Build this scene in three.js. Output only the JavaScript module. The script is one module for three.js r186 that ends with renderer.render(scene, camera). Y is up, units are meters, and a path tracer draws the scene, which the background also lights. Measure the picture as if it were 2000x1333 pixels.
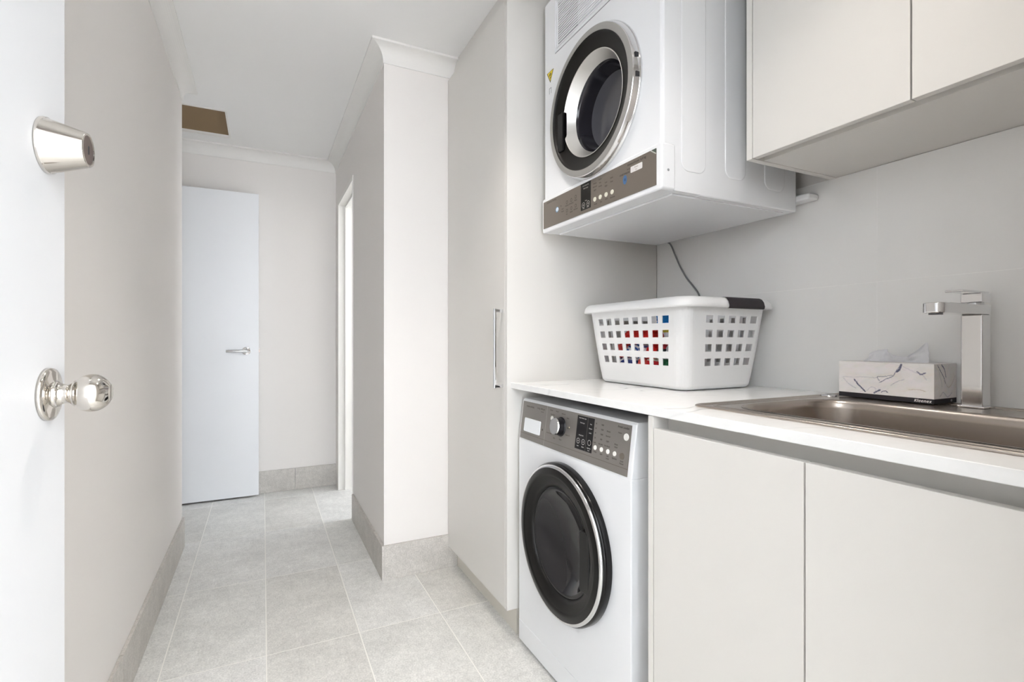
import * as THREE from 'three';
import { RoundedBoxGeometry } from 'three/addons/geometries/RoundedBoxGeometry.js';
import { mergeGeometries } from 'three/addons/utils/BufferGeometryUtils.js';
import { ImprovedNoise } from 'three/addons/math/ImprovedNoise.js';
import { RectAreaLightUniformsLib } from 'three/addons/lights/RectAreaLightUniformsLib.js';

// ---------------------------------------------------------------- camera, sky, light, exposure
const scene = new THREE.Scene();
const THETA = THREE.MathUtils.degToRad(26.2);
const camera = new THREE.PerspectiveCamera(2 * THREE.MathUtils.radToDeg(Math.atan(666.5 / 988)), 2000 / 1333, 0.03, 60);
camera.position.set(0, 1.05, 0);
camera.rotation.y = -THETA;
camera.setViewOffset(2000, 1333, 0, 2, 2000, 1333);
scene.background = new THREE.Color().setRGB(0.905, 0.955, 1.015);
scene.backgroundIntensity = 8.3;
const sun = new THREE.DirectionalLight(new THREE.Color('#ffffff'), 52);      // high sun over the house roof, falling on the paving outside
sun.position.set(-0.8, 7, -3.6); sun.target.position.set(0, 0, 0); sun.name = 'sun'; sun.castShadow = true;
Object.assign(sun.shadow.camera, { left: -9, right: 9, top: 9, bottom: -9, near: 0.1, far: 30 }); sun.shadow.mapSize.set(2048, 2048);
scene.add(sun, sun.target); sun.target.name = 'sun_target';
RectAreaLightUniformsLib.init();
const renderer = new THREE.WebGLRenderer({ antialias: true });
renderer.toneMapping = THREE.LinearToneMapping;
renderer.toneMappingExposure = 1.17;
renderer.shadowMap.enabled = true;

// ---------------------------------------------------------------- helpers (x right, y up, d = depth along the hall = -z)
let seedState = 7;
const rnd = () => { seedState = (seedState * 1664525 + 1013904223) >>> 0; return seedState / 4294967296; };
const noise = new ImprovedNoise();
const taken = new Map();
function numbered(name) { const n = taken.get(name) ?? 0; taken.set(name, n + 1); return n ? name + '_' + String(n).padStart(3, '0') : name; }
function meta(o, label, category, kind, group) {
  if (label) o.userData.label = label;
  if (category) o.userData.category = category;
  if (kind) o.userData.kind = kind;
  if (group) o.userData.group = group;
  return o;
}
function thing(name, label, category, [x, y, d] = [0, 0, 0], kind, group) {
  const g = new THREE.Group(); g.name = numbered(name); g.position.set(x, y, -d); scene.add(g);
  return meta(g, label, category, kind, group);
}
const clean = (g) => { const q = g.index ? g.toNonIndexed() : g; for (const k of Object.keys(q.attributes)) if (!['position', 'normal', 'uv'].includes(k)) q.deleteAttribute(k); return q; };
const join = (list) => (list.length === 1 ? list[0] : mergeGeometries(list.map(clean)));
// a mesh whose geometry is given in scene coordinates; it is moved into the parent's axes
function part(name, geos, mat, parent, label) {
  const g = join([].concat(geos));
  if (parent !== scene) { parent.updateWorldMatrix(true, false); g.applyMatrix4(parent.matrixWorld.clone().invert()); }
  const m = new THREE.Mesh(g, mat); m.name = parent === scene ? numbered(name) : name; m.castShadow = m.receiveShadow = true;
  parent.add(m); if (label) m.userData.label = label;
  return m;
}
function uvMetres(g) {            // uv in metres from the dominant axis of each face
  const q = g.index ? g.toNonIndexed() : g, p = q.attributes.position, n = q.attributes.normal, uv = new Float32Array(p.count * 2);
  for (let i = 0; i < p.count; i++) {
    const ax = Math.abs(n.getX(i)), ay = Math.abs(n.getY(i)), az = Math.abs(n.getZ(i));
    const [u, v] = ax >= ay && ax >= az ? [p.getZ(i), p.getY(i)] : ay >= az ? [p.getX(i), p.getZ(i)] : [p.getX(i), p.getY(i)];
    uv[i * 2] = u; uv[i * 2 + 1] = v;
  }
  q.setAttribute('uv', new THREE.BufferAttribute(uv, 2)); return q;
}
function box(x0, x1, y0, y1, d0, d1) { const g = new THREE.BoxGeometry(x1 - x0, y1 - y0, d1 - d0); g.translate((x0 + x1) / 2, (y0 + y1) / 2, -(d0 + d1) / 2); return uvMetres(g); }
function rbox(x0, x1, y0, y1, d0, d1, r = 0.002, seg = 2) { const g = new RoundedBoxGeometry(x1 - x0, y1 - y0, d1 - d0, seg, r); g.translate((x0 + x1) / 2, (y0 + y1) / 2, -(d0 + d1) / 2); return uvMetres(g); }
// lathe whose axis points along -x (out of a face that looks at the hall): profile [radius, out]
function latheX(profile, x, y, d, seg = 64) { const g = new THREE.LatheGeometry(profile.map(([r, h]) => new THREE.Vector2(r, h)), seg); g.rotateZ(Math.PI / 2); g.translate(x, y, -d); return g; }
function latheDir(profile, pos, dir, seg = 48) {
  const g = new THREE.LatheGeometry(profile.map(([r, h]) => new THREE.Vector2(r, h)), seg);
  g.applyQuaternion(new THREE.Quaternion().setFromUnitVectors(new THREE.Vector3(0, 1, 0), dir.clone().normalize())); g.translate(pos.x, pos.y, pos.z); return g;
}
function tube(points, r, seg = 40, rad = 10) { return new THREE.TubeGeometry(new THREE.CatmullRomCurve3(points.map(([x, y, d]) => new THREE.Vector3(x, y, -d))), seg, r, rad); }
function roundedRect(w, h, r) {
  const s = new THREE.Shape(), a = w / 2, b = h / 2;
  s.moveTo(-a + r, -b); s.lineTo(a - r, -b); s.absarc(a - r, -b + r, r, -Math.PI / 2, 0); s.lineTo(a, b - r); s.absarc(a - r, b - r, r, 0, Math.PI / 2);
  s.lineTo(-a + r, b); s.absarc(-a + r, b - r, r, Math.PI / 2, Math.PI); s.lineTo(-a, -b + r); s.absarc(-a + r, -b + r, r, Math.PI, 1.5 * Math.PI);
  return s;
}
// extrude a shape drawn in (d, y) out of a face at x towards -x by t
function faceX(shape, x, y, d, t, bevel = 0, curveSegments = 32) {
  const g = new THREE.ExtrudeGeometry(shape, { depth: t - bevel, bevelEnabled: bevel > 0, bevelThickness: bevel, bevelSize: bevel, bevelOffset: -bevel, bevelSegments: 2, curveSegments });
  g.applyMatrix4(new THREE.Matrix4().makeBasis(new THREE.Vector3(0, 0, -1), new THREE.Vector3(0, 1, 0), new THREE.Vector3(-1, 0, 0)).multiply(new THREE.Matrix4()));
  // shape x runs along +d (world -z), shape y up, depth along -x : a mirrored basis, so turn the triangles round
  if (new THREE.Matrix4().makeBasis(new THREE.Vector3(0, 0, -1), new THREE.Vector3(0, 1, 0), new THREE.Vector3(-1, 0, 0)).determinant() < 0) flip(g);
  g.translate(x, y, -d); return uvMetres(g);
}
function flip(g) {
  const q = g.index ? g.toNonIndexed() : g;
  for (const a of Object.values(q.attributes)) { const n = a.itemSize; for (let i = 0; i < a.count; i += 3) for (let c = 0; c < n; c++) { const t = a.array[(i + 1) * n + c]; a.array[(i + 1) * n + c] = a.array[(i + 2) * n + c]; a.array[(i + 2) * n + c] = t; } }
  return q;
}
function canvasTexture(w, h, draw, srgb = true) {
  const c = document.createElement('canvas'); c.width = w; c.height = h; draw(c.getContext('2d'), w, h);
  const t = new THREE.CanvasTexture(c); if (srgb) t.colorSpace = THREE.SRGBColorSpace; t.wrapS = t.wrapT = THREE.RepeatWrapping; return t;
}
function dataTexture(w, h, f, srgb = true) {
  const a = new Uint8Array(w * h * 4);
  for (let j = 0; j < h; j++) for (let i = 0; i < w; i++) { const c = f(i / w, j / h, i, j), o = (j * w + i) * 4; a[o] = c[0]; a[o + 1] = c[1]; a[o + 2] = c[2]; a[o + 3] = 255; }
  const t = new THREE.DataTexture(a, w, h); t.magFilter = THREE.LinearFilter; t.minFilter = THREE.LinearMipmapLinearFilter; t.generateMipmaps = true; t.wrapS = t.wrapT = THREE.RepeatWrapping;
  if (srgb) t.colorSpace = THREE.SRGBColorSpace; t.needsUpdate = true; return t;
}
// noise that repeats after one unit of u and v
const hashAngle = (i, j, s) => { let h = (i * 374761393 + j * 668265263 + Math.round(s * 97) * 1442695041) | 0; h = Math.imul(h ^ (h >>> 13), 1274126177); h ^= h >>> 16; return ((h >>> 0) / 4294967296) * Math.PI * 2; };
const tileNoise = (u, v, freq, s = 0) => {
  const f = Math.max(1, Math.round(freq)), x = u * f, y = v * f, i = Math.floor(x), j = Math.floor(y), a = x - i, b = y - j, w = (t) => t * t * t * (t * (t * 6 - 15) + 10);
  const g = (p, q) => { const r = hashAngle((((i + p) % f) + f) % f, (((j + q) % f) + f) % f, s + f); return Math.cos(r) * (a - p) + Math.sin(r) * (b - q); };
  const m = w(a), n = w(b); return 1.5 * ((g(0, 0) * (1 - m) + g(1, 0) * m) * (1 - n) + (g(0, 1) * (1 - m) + g(1, 1) * m) * n);
};

// ---------------------------------------------------------------- materials
const std = (color, roughness = 0.6, extra = {}) => new THREE.MeshPhysicalMaterial({ color: new THREE.Color(color), roughness, ...extra });
const M = {
  wall: std('#ece8e4', 0.75),
  ceiling: std('#f3f2f0', 0.85),
  doorPaint: std('#edeef0', 0.38),
  trimPaint: std('#eeece7', 0.45),
  cabinet: std('#e0ddd8', 0.42),
  cabinetInside: std('#cfcac2', 0.6),
  kick: std('#d9d4ca', 0.5),
  appliance: std('#f1f2f4', 0.22, { clearcoat: 0.4, clearcoatRoughness: 0.12 }),
  applianceDark: std('#8d8f92', 0.5),
  plasticWhite: std('#f4f4f4', 0.35),
  plasticBlack: std('#17161a', 0.45),
  glossBlack: std('#0e0d0e', 0.2, { specularIntensity: 0.6 }),
  darkGrip: std('#2b2529', 0.6),
  chrome: std('#e3e3e4', 0.08, { metalness: 1 }),
  chromeSoft: std('#cfcfd0', 0.22, { metalness: 1 }),
  nickel: std('#d9d4cd', 0.09, { metalness: 1 }),
  keyway: std('#8a7a74', 0.3, { metalness: 1 }),
  steel: std('#b3aaa2', 0.27, { metalness: 1 }),
  panelGrey: std('#7d756c', 0.34, { metalness: 0.55 }),
  cord: std('#8a8b8c', 0.6),
  rubber: std('#3a3a3c', 0.8),
  hatch: std('#8a7355', 0.8),
  grout: std('#f3f1ec', 0.9),
  wallGrout: std('#fbfaf8', 0.9),
  wallTile: std('#f4f3f1', 0.28),
  tissue: new THREE.MeshPhysicalMaterial({ color: '#f3f3f6', roughness: 0.95, transmission: 0.3, thickness: 0, side: THREE.DoubleSide }),
  paving: std('#c4c4c6', 0.9),
  render: std('#6f6a63', 0.9),
};
// stone-look porcelain: a pale warm grey with fine speckle and soft cloudy patches
const stoneMap = dataTexture(512, 512, (u, v, i, j) => {
  const big = tileNoise(u, v, 3) * 7 + tileNoise(u, v, 8, 4) * 7, mid = tileNoise(u, v, 30, 9) * 8, fine = tileNoise(u, v, 110, 2) * 15 + (rnd() - 0.5) * 22;
  const k = 222 + big + mid + fine;
  return [k, k - 1, k - 4];
});
const stoneBump = dataTexture(512, 512, (u, v) => { const k = 128 + tileNoise(u, v, 60, 1) * 60 + (rnd() - 0.5) * 60; return [k, k, k]; }, false);
for (const t of [stoneMap, stoneBump]) t.repeat.set(1 / 0.62, 1 / 0.62);
M.stone = new THREE.MeshPhysicalMaterial({ map: stoneMap, bumpMap: stoneBump, bumpScale: 0.0003, roughness: 0.5 });
const skirtMap = stoneMap.clone(); skirtMap.repeat.set(1 / 0.62, 1 / 0.62);
M.skirt = new THREE.MeshPhysicalMaterial({ map: skirtMap, color: '#e4e0dc', bumpMap: stoneBump, bumpScale: 0.0003, roughness: 0.5 });
// engineered stone: white with a few faint grey veins
const quartzMap = dataTexture(1024, 512, (u, v) => {
  const w = tileNoise(u, v, 5, 3) * 0.9 + tileNoise(u, v, 13, 1) * 0.35, vein = Math.pow(Math.max(0, 1 - Math.abs(w) * 9), 3), here = Math.max(0, tileNoise(u, v, 4, 7) * 2);
  const k = 245 - vein * here * 42 + tileNoise(u, v, 40, 2) * 2;
  return [k, k, k - 1];
});
quartzMap.repeat.set(1 / 1.3, 1 / 0.65);
M.quartz = new THREE.MeshPhysicalMaterial({ map: quartzMap, roughness: 0.18 });
// brushed steel: fine streaks along the length
const brushed = dataTexture(256, 512, (() => { const rows = Array.from({ length: 512 }, () => rnd()); return (u, v, i, j) => { const k = 110 + rows[j] * 40 + (rnd() - 0.5) * 14; return [k, k, k]; }; })(), false);
brushed.repeat.set(4, 14);
M.steelDeck = new THREE.MeshPhysicalMaterial({ color: '#b9b1a9', metalness: 1, roughness: 0.5, roughnessMap: brushed });

// ---------------------------------------------------------------- room shell
const C = 2.337;                        // ceiling
const LW = -0.368, LWEND = 3.03;        // left wall and where it stops
const BACK = 3.87, HR = 0.475, PIL = 2.236, RW = 1.45, FRONT = 0.14, OUTER = -0.11;
const T = 0.11;
const shell = (name, geos, label, mat = M.wall) => meta(part(name, geos, mat, scene), label, name.split('_')[0], 'structure');

shell('wall_left', box(LW - T, LW, 0, C, OUTER, LWEND), 'long plain painted wall running along the hall behind the entry door');
shell('wall_back', box(-1.1, 2.5, 0, C, BACK, BACK + T), 'painted end wall of the hall behind the flush white door');
shell('wall_recess', [box(-1.1, -0.99, 0, C, LWEND - 0.4, BACK), box(-1.1, LW - T, 0, C, LWEND - 0.51, LWEND - 0.4)], 'painted side walls of the recess where the hall door hangs');
const JN = 3.075, JF = 3.735, HEAD = 2.02;     // doorway in the right side of the hall
shell('wall_hall', [box(HR, HR + T, 0, C, PIL + T, JN), box(HR, HR + T, HEAD, C, JN, JF), box(HR, HR + T, 0, C, JF, BACK)], 'painted hall wall with the side doorway opposite the left wall');
shell('wall_nib', box(HR, RW + 0.12, 0, C, PIL, PIL + T), 'short bright wall end standing between the hall and the tall cupboard');
shell('wall_right', box(RW + 0.008, RW + 0.13, 0, C, OUTER, PIL), 'painted wall behind the worktop, dryer and wall cupboard');
const DX0 = -0.293, DX1 = 0.482, DHEAD = 2.07;   // entry doorway
shell('wall_front', [box(LW, DX0 - 0.035, 0, C, OUTER, FRONT), box(DX1 + 0.035, RW + 0.008, 0, C, OUTER, FRONT), box(DX0 - 0.035, DX1 + 0.035, DHEAD + 0.035, C, OUTER, FRONT)], 'wall with the entry doorway');
// side room with a window
shell('wall_sideroom', [
  box(HR + T, 2.4, 0, C, PIL + T, PIL + T + 0.08), box(2.4, 2.5, 0, 0.85, PIL + T, BACK), box(2.4, 2.5, 2.1, C, PIL + T, BACK),
  box(2.4, 2.5, 0.85, 2.1, PIL + T, 2.55), box(2.4, 2.5, 0.85, 2.1, 3.8, BACK)], 'walls of the side room seen through the hall doorway');
const win = thing('window_1', 'aluminium window in the side room', 'window', [2.45, 0.85, 3.175], 'structure');
part('window_frame', [box(2.43, 2.47, 0.85, 0.89, 2.55, 3.8), box(2.43, 2.47, 2.06, 2.1, 2.55, 3.8), box(2.43, 2.47, 0.89, 2.06, 2.55, 2.59), box(2.43, 2.47, 0.89, 2.06, 3.76, 3.8), box(2.43, 2.47, 0.89, 2.06, 3.15, 3.19)], M.trimPaint, win);
// ceiling with the manhole cut out
const HX0 = -0.62, HX1 = -0.193, HD0 = 3.265, HD1 = 3.672;
shell('ceiling', [box(-1.1, 2.5, C, C + 0.1, OUTER, HD0), box(-1.1, 2.5, C, C + 0.1, HD1, BACK + T), box(-1.1, HX0, C, C + 0.1, HD0, HD1), box(HX1, 2.5, C, C + 0.1, HD0, HD1)], 'flat white plaster ceiling', M.ceiling);
const hatch = thing('ceiling_hatch', 'brown board closing the square manhole in the hall ceiling', 'hatch', [(HX0 + HX1) / 2, C, (HD0 + HD1) / 2]);
part('panel', box(HX0 + 0.001, HX1 - 0.001, C + 0.012, C + 0.03, HD0 + 0.001, HD1 - 0.001), M.hatch, hatch);
part('frame', [box(HX0 - 0.012, HX1 + 0.012, C - 0.004, C - 0.0002, HD0 - 0.012, HD0), box(HX0 - 0.012, HX1 + 0.012, C - 0.004, C - 0.0002, HD1, HD1 + 0.012), box(HX1, HX1 + 0.012, C - 0.004, C - 0.0002, HD0, HD1), box(HX0 - 0.012, HX0, C - 0.004, C - 0.0002, HD0, HD1)], M.trimPaint, hatch, 'thin white edge frame');

// floor: 300 x 600 tiles, each its own piece, on a grout bed
const floor = thing('floor', 'pale grey stone-look floor tiles with light grout', 'floor', [0, 0, 0], 'structure');
part('grout_bed', box(-1.1, 2.5, -0.08, -0.0004, OUTER, BACK + T), M.grout, floor);
{
  const TW = 0.3005, TD = 0.6055, g = 0.0016;
  const variants = [0, 1, 2, 3, 4].map((k) => {
    const geo = rbox(-TW / 2 + g, TW / 2 - g, -0.02, 0, -TD / 2 + g, TD / 2 - g, 0.0009, 1);
    const uv = geo.attributes.uv; for (let i = 0; i < uv.count; i++) uv.setXY(i, uv.getX(i) + k * 0.137, uv.getY(i) + k * 0.271);
    return geo;
  });
  const tones = ['#ffffff', '#fbfbfa', '#f6f5f3'].map((c) => { const m = M.stone.clone(); m.color.set(c); return m; });
  for (let i = -4; i < 8; i++) for (let j = -3; j < 4; j++) {
    const x = 0.01 + (i + 0.5) * TW, d = 1.87 + (j + 0.5) * TD;
     if (x > 0.95 && d < 2.2) continue; if (x < -0.55 && d < 2.3) continue; if (x > 2.3) continue;
    const m = new THREE.Mesh(variants[Math.floor(rnd() * 5)], tones[Math.floor(rnd() * 3)]); m.name = 'tile'; m.position.set(x, 0, -d); m.receiveShadow = m.castShadow = true; floor.add(m);
  }
}
// tiled skirtings, piece by piece
function skirting(name, label, pieces) {
  const g = thing(name, label, 'baseboard', [0, 0, 0], 'structure');
  for (const p of pieces) part('skirting_tile', rbox(...p, 0.001, 1), M.skirt, g);
  return g;
}
const SK = 0.15, ST = 0.011;
skirting('baseboard_left', 'grey stone tile skirting along the left hall wall', [[LW, LW + ST, 0, SK, 1.18, 1.783], [LW, LW + ST, 0, SK, 1.786, 2.389], [LW, LW + ST, 0, SK, 2.392, LWEND + ST], [LW, LW + ST, 0, SK, FRONT + 0.002, 1.177], [LW - T, LW - 0.002, 0, SK, LWEND, LWEND + ST]]);
skirting('baseboard_back', 'grey stone tile skirting at the foot of the end wall', [[-0.13, 0.2, 0, SK, BACK - ST, BACK], [0.203, HR, 0, SK, BACK - ST, BACK], [-0.73, -0.133, 0, SK, BACK - ST, BACK]]);
skirting('baseboard_hall', 'grey stone tile skirting beside the side doorway', [[HR - ST, HR, 0, SK, 2.42, JN - 0.012], [HR - ST, HR, 0, SK, PIL - ST, 2.417]]);
skirting('baseboard_nib', 'pale stone tile skirting on the bright wall end', [[HR, 0.812, 0, SK, PIL - ST, PIL]]);

// cove cornices
const CV = 0.062, CH = 0.074;
function cove() {                       // profile in (out, down-from-ceiling)
  const p = [[0, 0], [CV, 0], [CV, -0.009], [CV - 0.006, -0.0105]];
  for (let i = 1; i <= 10; i++) { const a = (i / 10) * Math.PI / 2; p.push([0.0045 + (CV - 0.0105) * (1 - Math.sin(a)), -0.0105 - (CH - 0.0165) * (1 - Math.cos(a))]); }
  p.push([0.0045, -CH], [0, -CH]);
  return p;
}
// sweeps the profile along a path of plan points; out[i] is the outward (room) offset direction at each plan point, mitred
function coveRun(path) {
  const prof = cove(), pos = [], n = prof.length;
  const ring = path.map(([x, d, ox, od]) => prof.map(([o, h]) => [x + ox * o, C + h, -(d + od * o)]));
  for (let i = 0; i + 1 < ring.length; i++) for (let k = 0; k < n; k++) {
    const a = ring[i][k], b = ring[i][(k + 1) % n], c = ring[i + 1][(k + 1) % n], e = ring[i + 1][k];
    pos.push(...a, ...b, ...c, ...a, ...c, ...e);
  }
  for (const [r, s] of [[ring[0], 1], [ring[ring.length - 1], -1]]) for (let k = 1; k + 1 < n; k++) pos.push(...r[0], ...(s > 0 ? r[k] : r[k + 1]), ...(s > 0 ? r[k + 1] : r[k]));
  const g = new THREE.BufferGeometry(); g.setAttribute('position', new THREE.Float32BufferAttribute(pos, 3)); g.setAttribute('uv', new THREE.Float32BufferAttribute(new Float32Array(pos.length / 3 * 2), 2)); g.computeVertexNormals();
  return g;
}
M.cornice = M.trimPaint.clone(); M.cornice.color.set('#eceae6'); M.cornice.roughness = 0.7; M.cornice.side = THREE.DoubleSide;
const trim = (name, geos, label, mat) => meta(part(name, geos, mat, scene), label, 'trim', 'structure');
trim('trim_1', coveRun([[LW, FRONT, 1, 0], [LW, LWEND, 1, 1], [LW - T, LWEND, 0, 1]]), 'cove cornice along the top of the left hall wall', M.cornice);
trim('trim_2', coveRun([[-0.99, BACK, 0, -1], [HR, BACK, -1, -1], [HR, PIL, -1, -1], [0.7965, PIL, 0, -1]]), 'cove cornice round the end wall, hall wall and bright wall end', M.cornice);
// lining of the side doorway
trim('trim_3', [
  box(HR - 0.004, HR + T + 0.004, 0, HEAD - 0.03, JF - 0.03, JF - 0.001), box(HR - 0.004, HR + T + 0.004, 0, HEAD - 0.03, JN + 0.001, JN + 0.012), box(HR - 0.004, HR + T + 0.004, HEAD - 0.03, HEAD - 0.001, JN + 0.001, JF - 0.001),
  box(HR + 0.04, HR + 0.052, 0, HEAD - 0.042, JF - 0.045, JF - 0.03), box(HR + 0.04, HR + 0.052, HEAD - 0.045, HEAD - 0.03, JN + 0.013, JF - 0.03)], 'white timber lining of the side doorway', M.trimPaint);
// lining of the entry doorway
trim('trim_4', [box(DX0 - 0.035, DX0, 0, DHEAD + 0.035, OUTER, FRONT + 0.002), box(DX1, DX1 + 0.035, 0, DHEAD + 0.035, OUTER, FRONT + 0.002), box(DX0, DX1, DHEAD, DHEAD + 0.035, OUTER, FRONT + 0.002)], 'white timber frame of the entry doorway', M.trimPaint);
meta(part('paving', box(-7, 7, -0.16, -0.06, -9, OUTER), M.paving, scene), 'pale concrete paving outside the entry', 'paving', 'structure');

meta(part('wall_garden', box(-0.9, -0.6, -0.06, 1.5, -1.8, OUTER - 0.01), M.render, scene), 'rendered low garden wall beside the entry path', 'wall', 'structure');
meta(part('wall_outside', box(1.7, 2.0, -0.06, 2.9, -5, OUTER - 0.01), M.render, scene), 'rendered house wall on the far side of the entry path', 'wall', 'structure').name = 'wall_path';
meta(part('wall_outside', box(-0.85, 3, C + 0.1, C + 0.2, -0.8, OUTER), M.trimPaint, scene), 'boarded eave over the entry outside', 'eave', 'structure').name = 'trim_5';
// recessed downlights of the laundry ceiling
for (const [x, d, candela, label] of [[0.72, 0.52, 2.5, 'recessed round ceiling downlight near the entry door'], [0.42, 1.3, 3.5, 'recessed round ceiling downlight beside the tall cupboard']]) {
  const t = thing('downlight', label, 'light', [x, C, d], undefined, 'laundry downlights');
  const v = new THREE.Vector3(x, C, -d), dn = new THREE.Vector3(0, -1, 0);
  part('trim_ring', latheDir([[0.038, 0.001], [0.04, 0.005], [0.05, 0.006], [0.055, 0.003], [0.055, 0.0002]], v, dn), M.trimPaint, t);
  part('lamp_face', latheDir([[0.039, 0.0015], [0, 0.0015]], v, dn), new THREE.MeshPhysicalMaterial({ color: '#f7f3ea', roughness: 0.5, emissive: '#fff8f0', emissiveIntensity: 4 }), t);
  const l = new THREE.SpotLight(new THREE.Color('#fff6ec'), candela, 0, 0.82, 0.9, 2); l.name = 'lamp_beam'; l.position.set(0, -0.012, 0); l.target.position.set(0, -1, 0); l.target.name = 'lamp_aim'; l.castShadow = true; l.shadow.radius = 3; t.add(l, l.target);
}
// ---------------------------------------------------------------- entry door with knob and deadlock
{
  const AL = THREE.MathUtils.degToRad(3), e = new THREE.Vector3(Math.sin(AL), 0, -Math.cos(AL)), n = new THREE.Vector3(Math.cos(AL), 0, Math.sin(AL));
  const rose = new THREE.Vector3(-0.253, 0.979, -0.86), lock = new THREE.Vector3(-0.253, 1.302, -0.86).addScaledVector(e, -0.006);
  const door = thing('door_1', 'white flush entry door standing open with round knob and deadlock', 'door', [0, 0, 0], 'structure');
  door.position.copy(rose).addScaledVector(e, 0.056 - 0.385).setY(0.008); door.rotation.y = -AL; door.updateMatrixWorld();
  const leaf = new RoundedBoxGeometry(0.04, 2.04, 0.77, 2, 0.0015); leaf.translate(-0.02, 1.02, 0);
  const lm = new THREE.Mesh(leaf, M.doorPaint); lm.name = 'leaf'; lm.castShadow = lm.receiveShadow = true; door.add(lm);
  const knobProfile = [[0, 0], [0.0345, 0], [0.0345, 0.003], [0.0335, 0.006], [0.029, 0.0075], [0.019, 0.0085], [0.0165, 0.0095], [0.0165, 0.013], [0.0135, 0.015], [0.0125, 0.02], [0.013, 0.025], [0.0165, 0.0285], [0.0172, 0.0295], [0.0168, 0.0305]];
  const ball = []; for (let i = 0; i <= 14; i++) { const a = -0.82 + (i / 14) * (0.82 + 1.08); ball.push([0.0252 * Math.cos(a), 0.0475 + 0.0225 * Math.sin(a)]); }
  const plate = part('rose_plate', latheDir(knobProfile.slice(0, 8), rose, n), M.nickel, door, 'polished round backplate');
  part('knob', latheDir([...knobProfile.slice(7), ...ball, [0.0105, 0.0682], [0, 0.0684]], rose, n), M.nickel, door, 'polished ball knob');
  const dl = part('deadlock', latheDir([[0, 0], [0.0352, 0], [0.0358, 0.002], [0.0352, 0.0055], [0.034, 0.0062], [0.0225, 0.0445], [0.0215, 0.0458], [0.0195, 0.0458], [0.0192, 0.0445], [0, 0.0445]], lock, n), M.nickel, door, 'tapered polished deadlock cylinder');
  part('keyway', latheDir([[0.0185, 0.0444], [0.018, 0.0452], [0.0, 0.0452]], lock, n), M.keyway, dl);
  const slot = new THREE.BoxGeometry(0.0012, 0.011, 0.0022); slot.rotateY(-AL); slot.translate(...lock.clone().addScaledVector(n, 0.0453).toArray()); part('key_slot', slot, M.plasticBlack, dl);
  for (const y of [0.25, 1.05, 1.8]) part('hinge', (() => { const h = new THREE.CylinderGeometry(0.006, 0.006, 0.1, 12); h.translate(...rose.clone().addScaledVector(e, 0.056 - 0.77).setY(y).toArray()); return h; })(), M.chromeSoft, door);
}
// ---------------------------------------------------------------- hall door
{
  const X0 = -0.85, X1 = -0.026, DF = 3.79;
  const door = thing('door_2', 'plain white flush door with chrome lever at the end of the hall', 'door', [X0, 0, DF], 'structure');
  part('leaf', rbox(X0, X1, 0.012, 2.027, DF, DF + 0.036, 0.0015), M.doorPaint, door);
  const p = new THREE.Vector3(-0.1, 0.977, -DF), n = new THREE.Vector3(0, 0, 1);
  const lever = part('lever_handle', [latheDir([[0, 0], [0.027, 0], [0.027, 0.007], [0.025, 0.009], [0.0105, 0.0095], [0.0095, 0.012], [0.0095, 0.05], [0, 0.05]], p, n), (() => { const g = new THREE.CylinderGeometry(0.0095, 0.0095, 0.122, 20); g.rotateZ(Math.PI / 2); g.translate(-0.154, 0.977, -DF + 0.048); return g; })()], M.chrome, door, 'chrome lever on a round rose');
  part('latch', box(X1 - 0.001, X1 + 0.006, 0.967, 0.987, DF + 0.011, DF + 0.025), M.keyway, door, 'small latch bolt in the door edge');
}

// ---------------------------------------------------------------- tall cupboard
{
  const X = 0.768, D0 = 1.6, D1 = PIL - 0.002, TOP = 2.25;
  const t = thing('tall_cupboard', 'tall pale grey cupboard with a chrome bar handle, beside the washing machine', 'cupboard', [1.1, 0, 1.9]);
  part('carcass', [box(X + 0.02, RW + 0.006, 0.1, TOP, D0 + 0.018, D1)], M.cabinetInside, t);
  part('end_panel', rbox(X, RW - 0.0005, 0.098, TOP, D0, D0 + 0.0165, 0.001), M.cabinet, t);
  part('kickboard', [box(0.812, 0.828, 0, 0.098, D0 + 0.012, D1), box(0.828, RW, 0, 0.098, D0 + 0.012, D0 + 0.028)], M.kick, t);
  part('top_filler', [box(0.7965, 0.812, TOP, C, D0 + 0.02, D1), box(0.812, RW + 0.006, TOP, C, D0 + 0.02, D0 + 0.036)], M.cabinet, t);
  const door = part('door', rbox(X, X + 0.018, 0.098, TOP, D0 + 0.0185, D1 - 0.002, 0.001), M.cabinet, t);
  const hx = 0.733, hd = 1.636;
  part('bar_handle', [rbox(hx, hx + 0.008, 0.878, 1.162, hd - 0.006, hd + 0.006, 0.002), rbox(hx + 0.004, X, 1.148, 1.16, hd - 0.006, hd + 0.006, 0.002), rbox(hx + 0.004, X, 0.88, 0.892, hd - 0.006, hd + 0.006, 0.002)], M.chrome, door, 'slim chrome bar handle');
}

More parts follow.
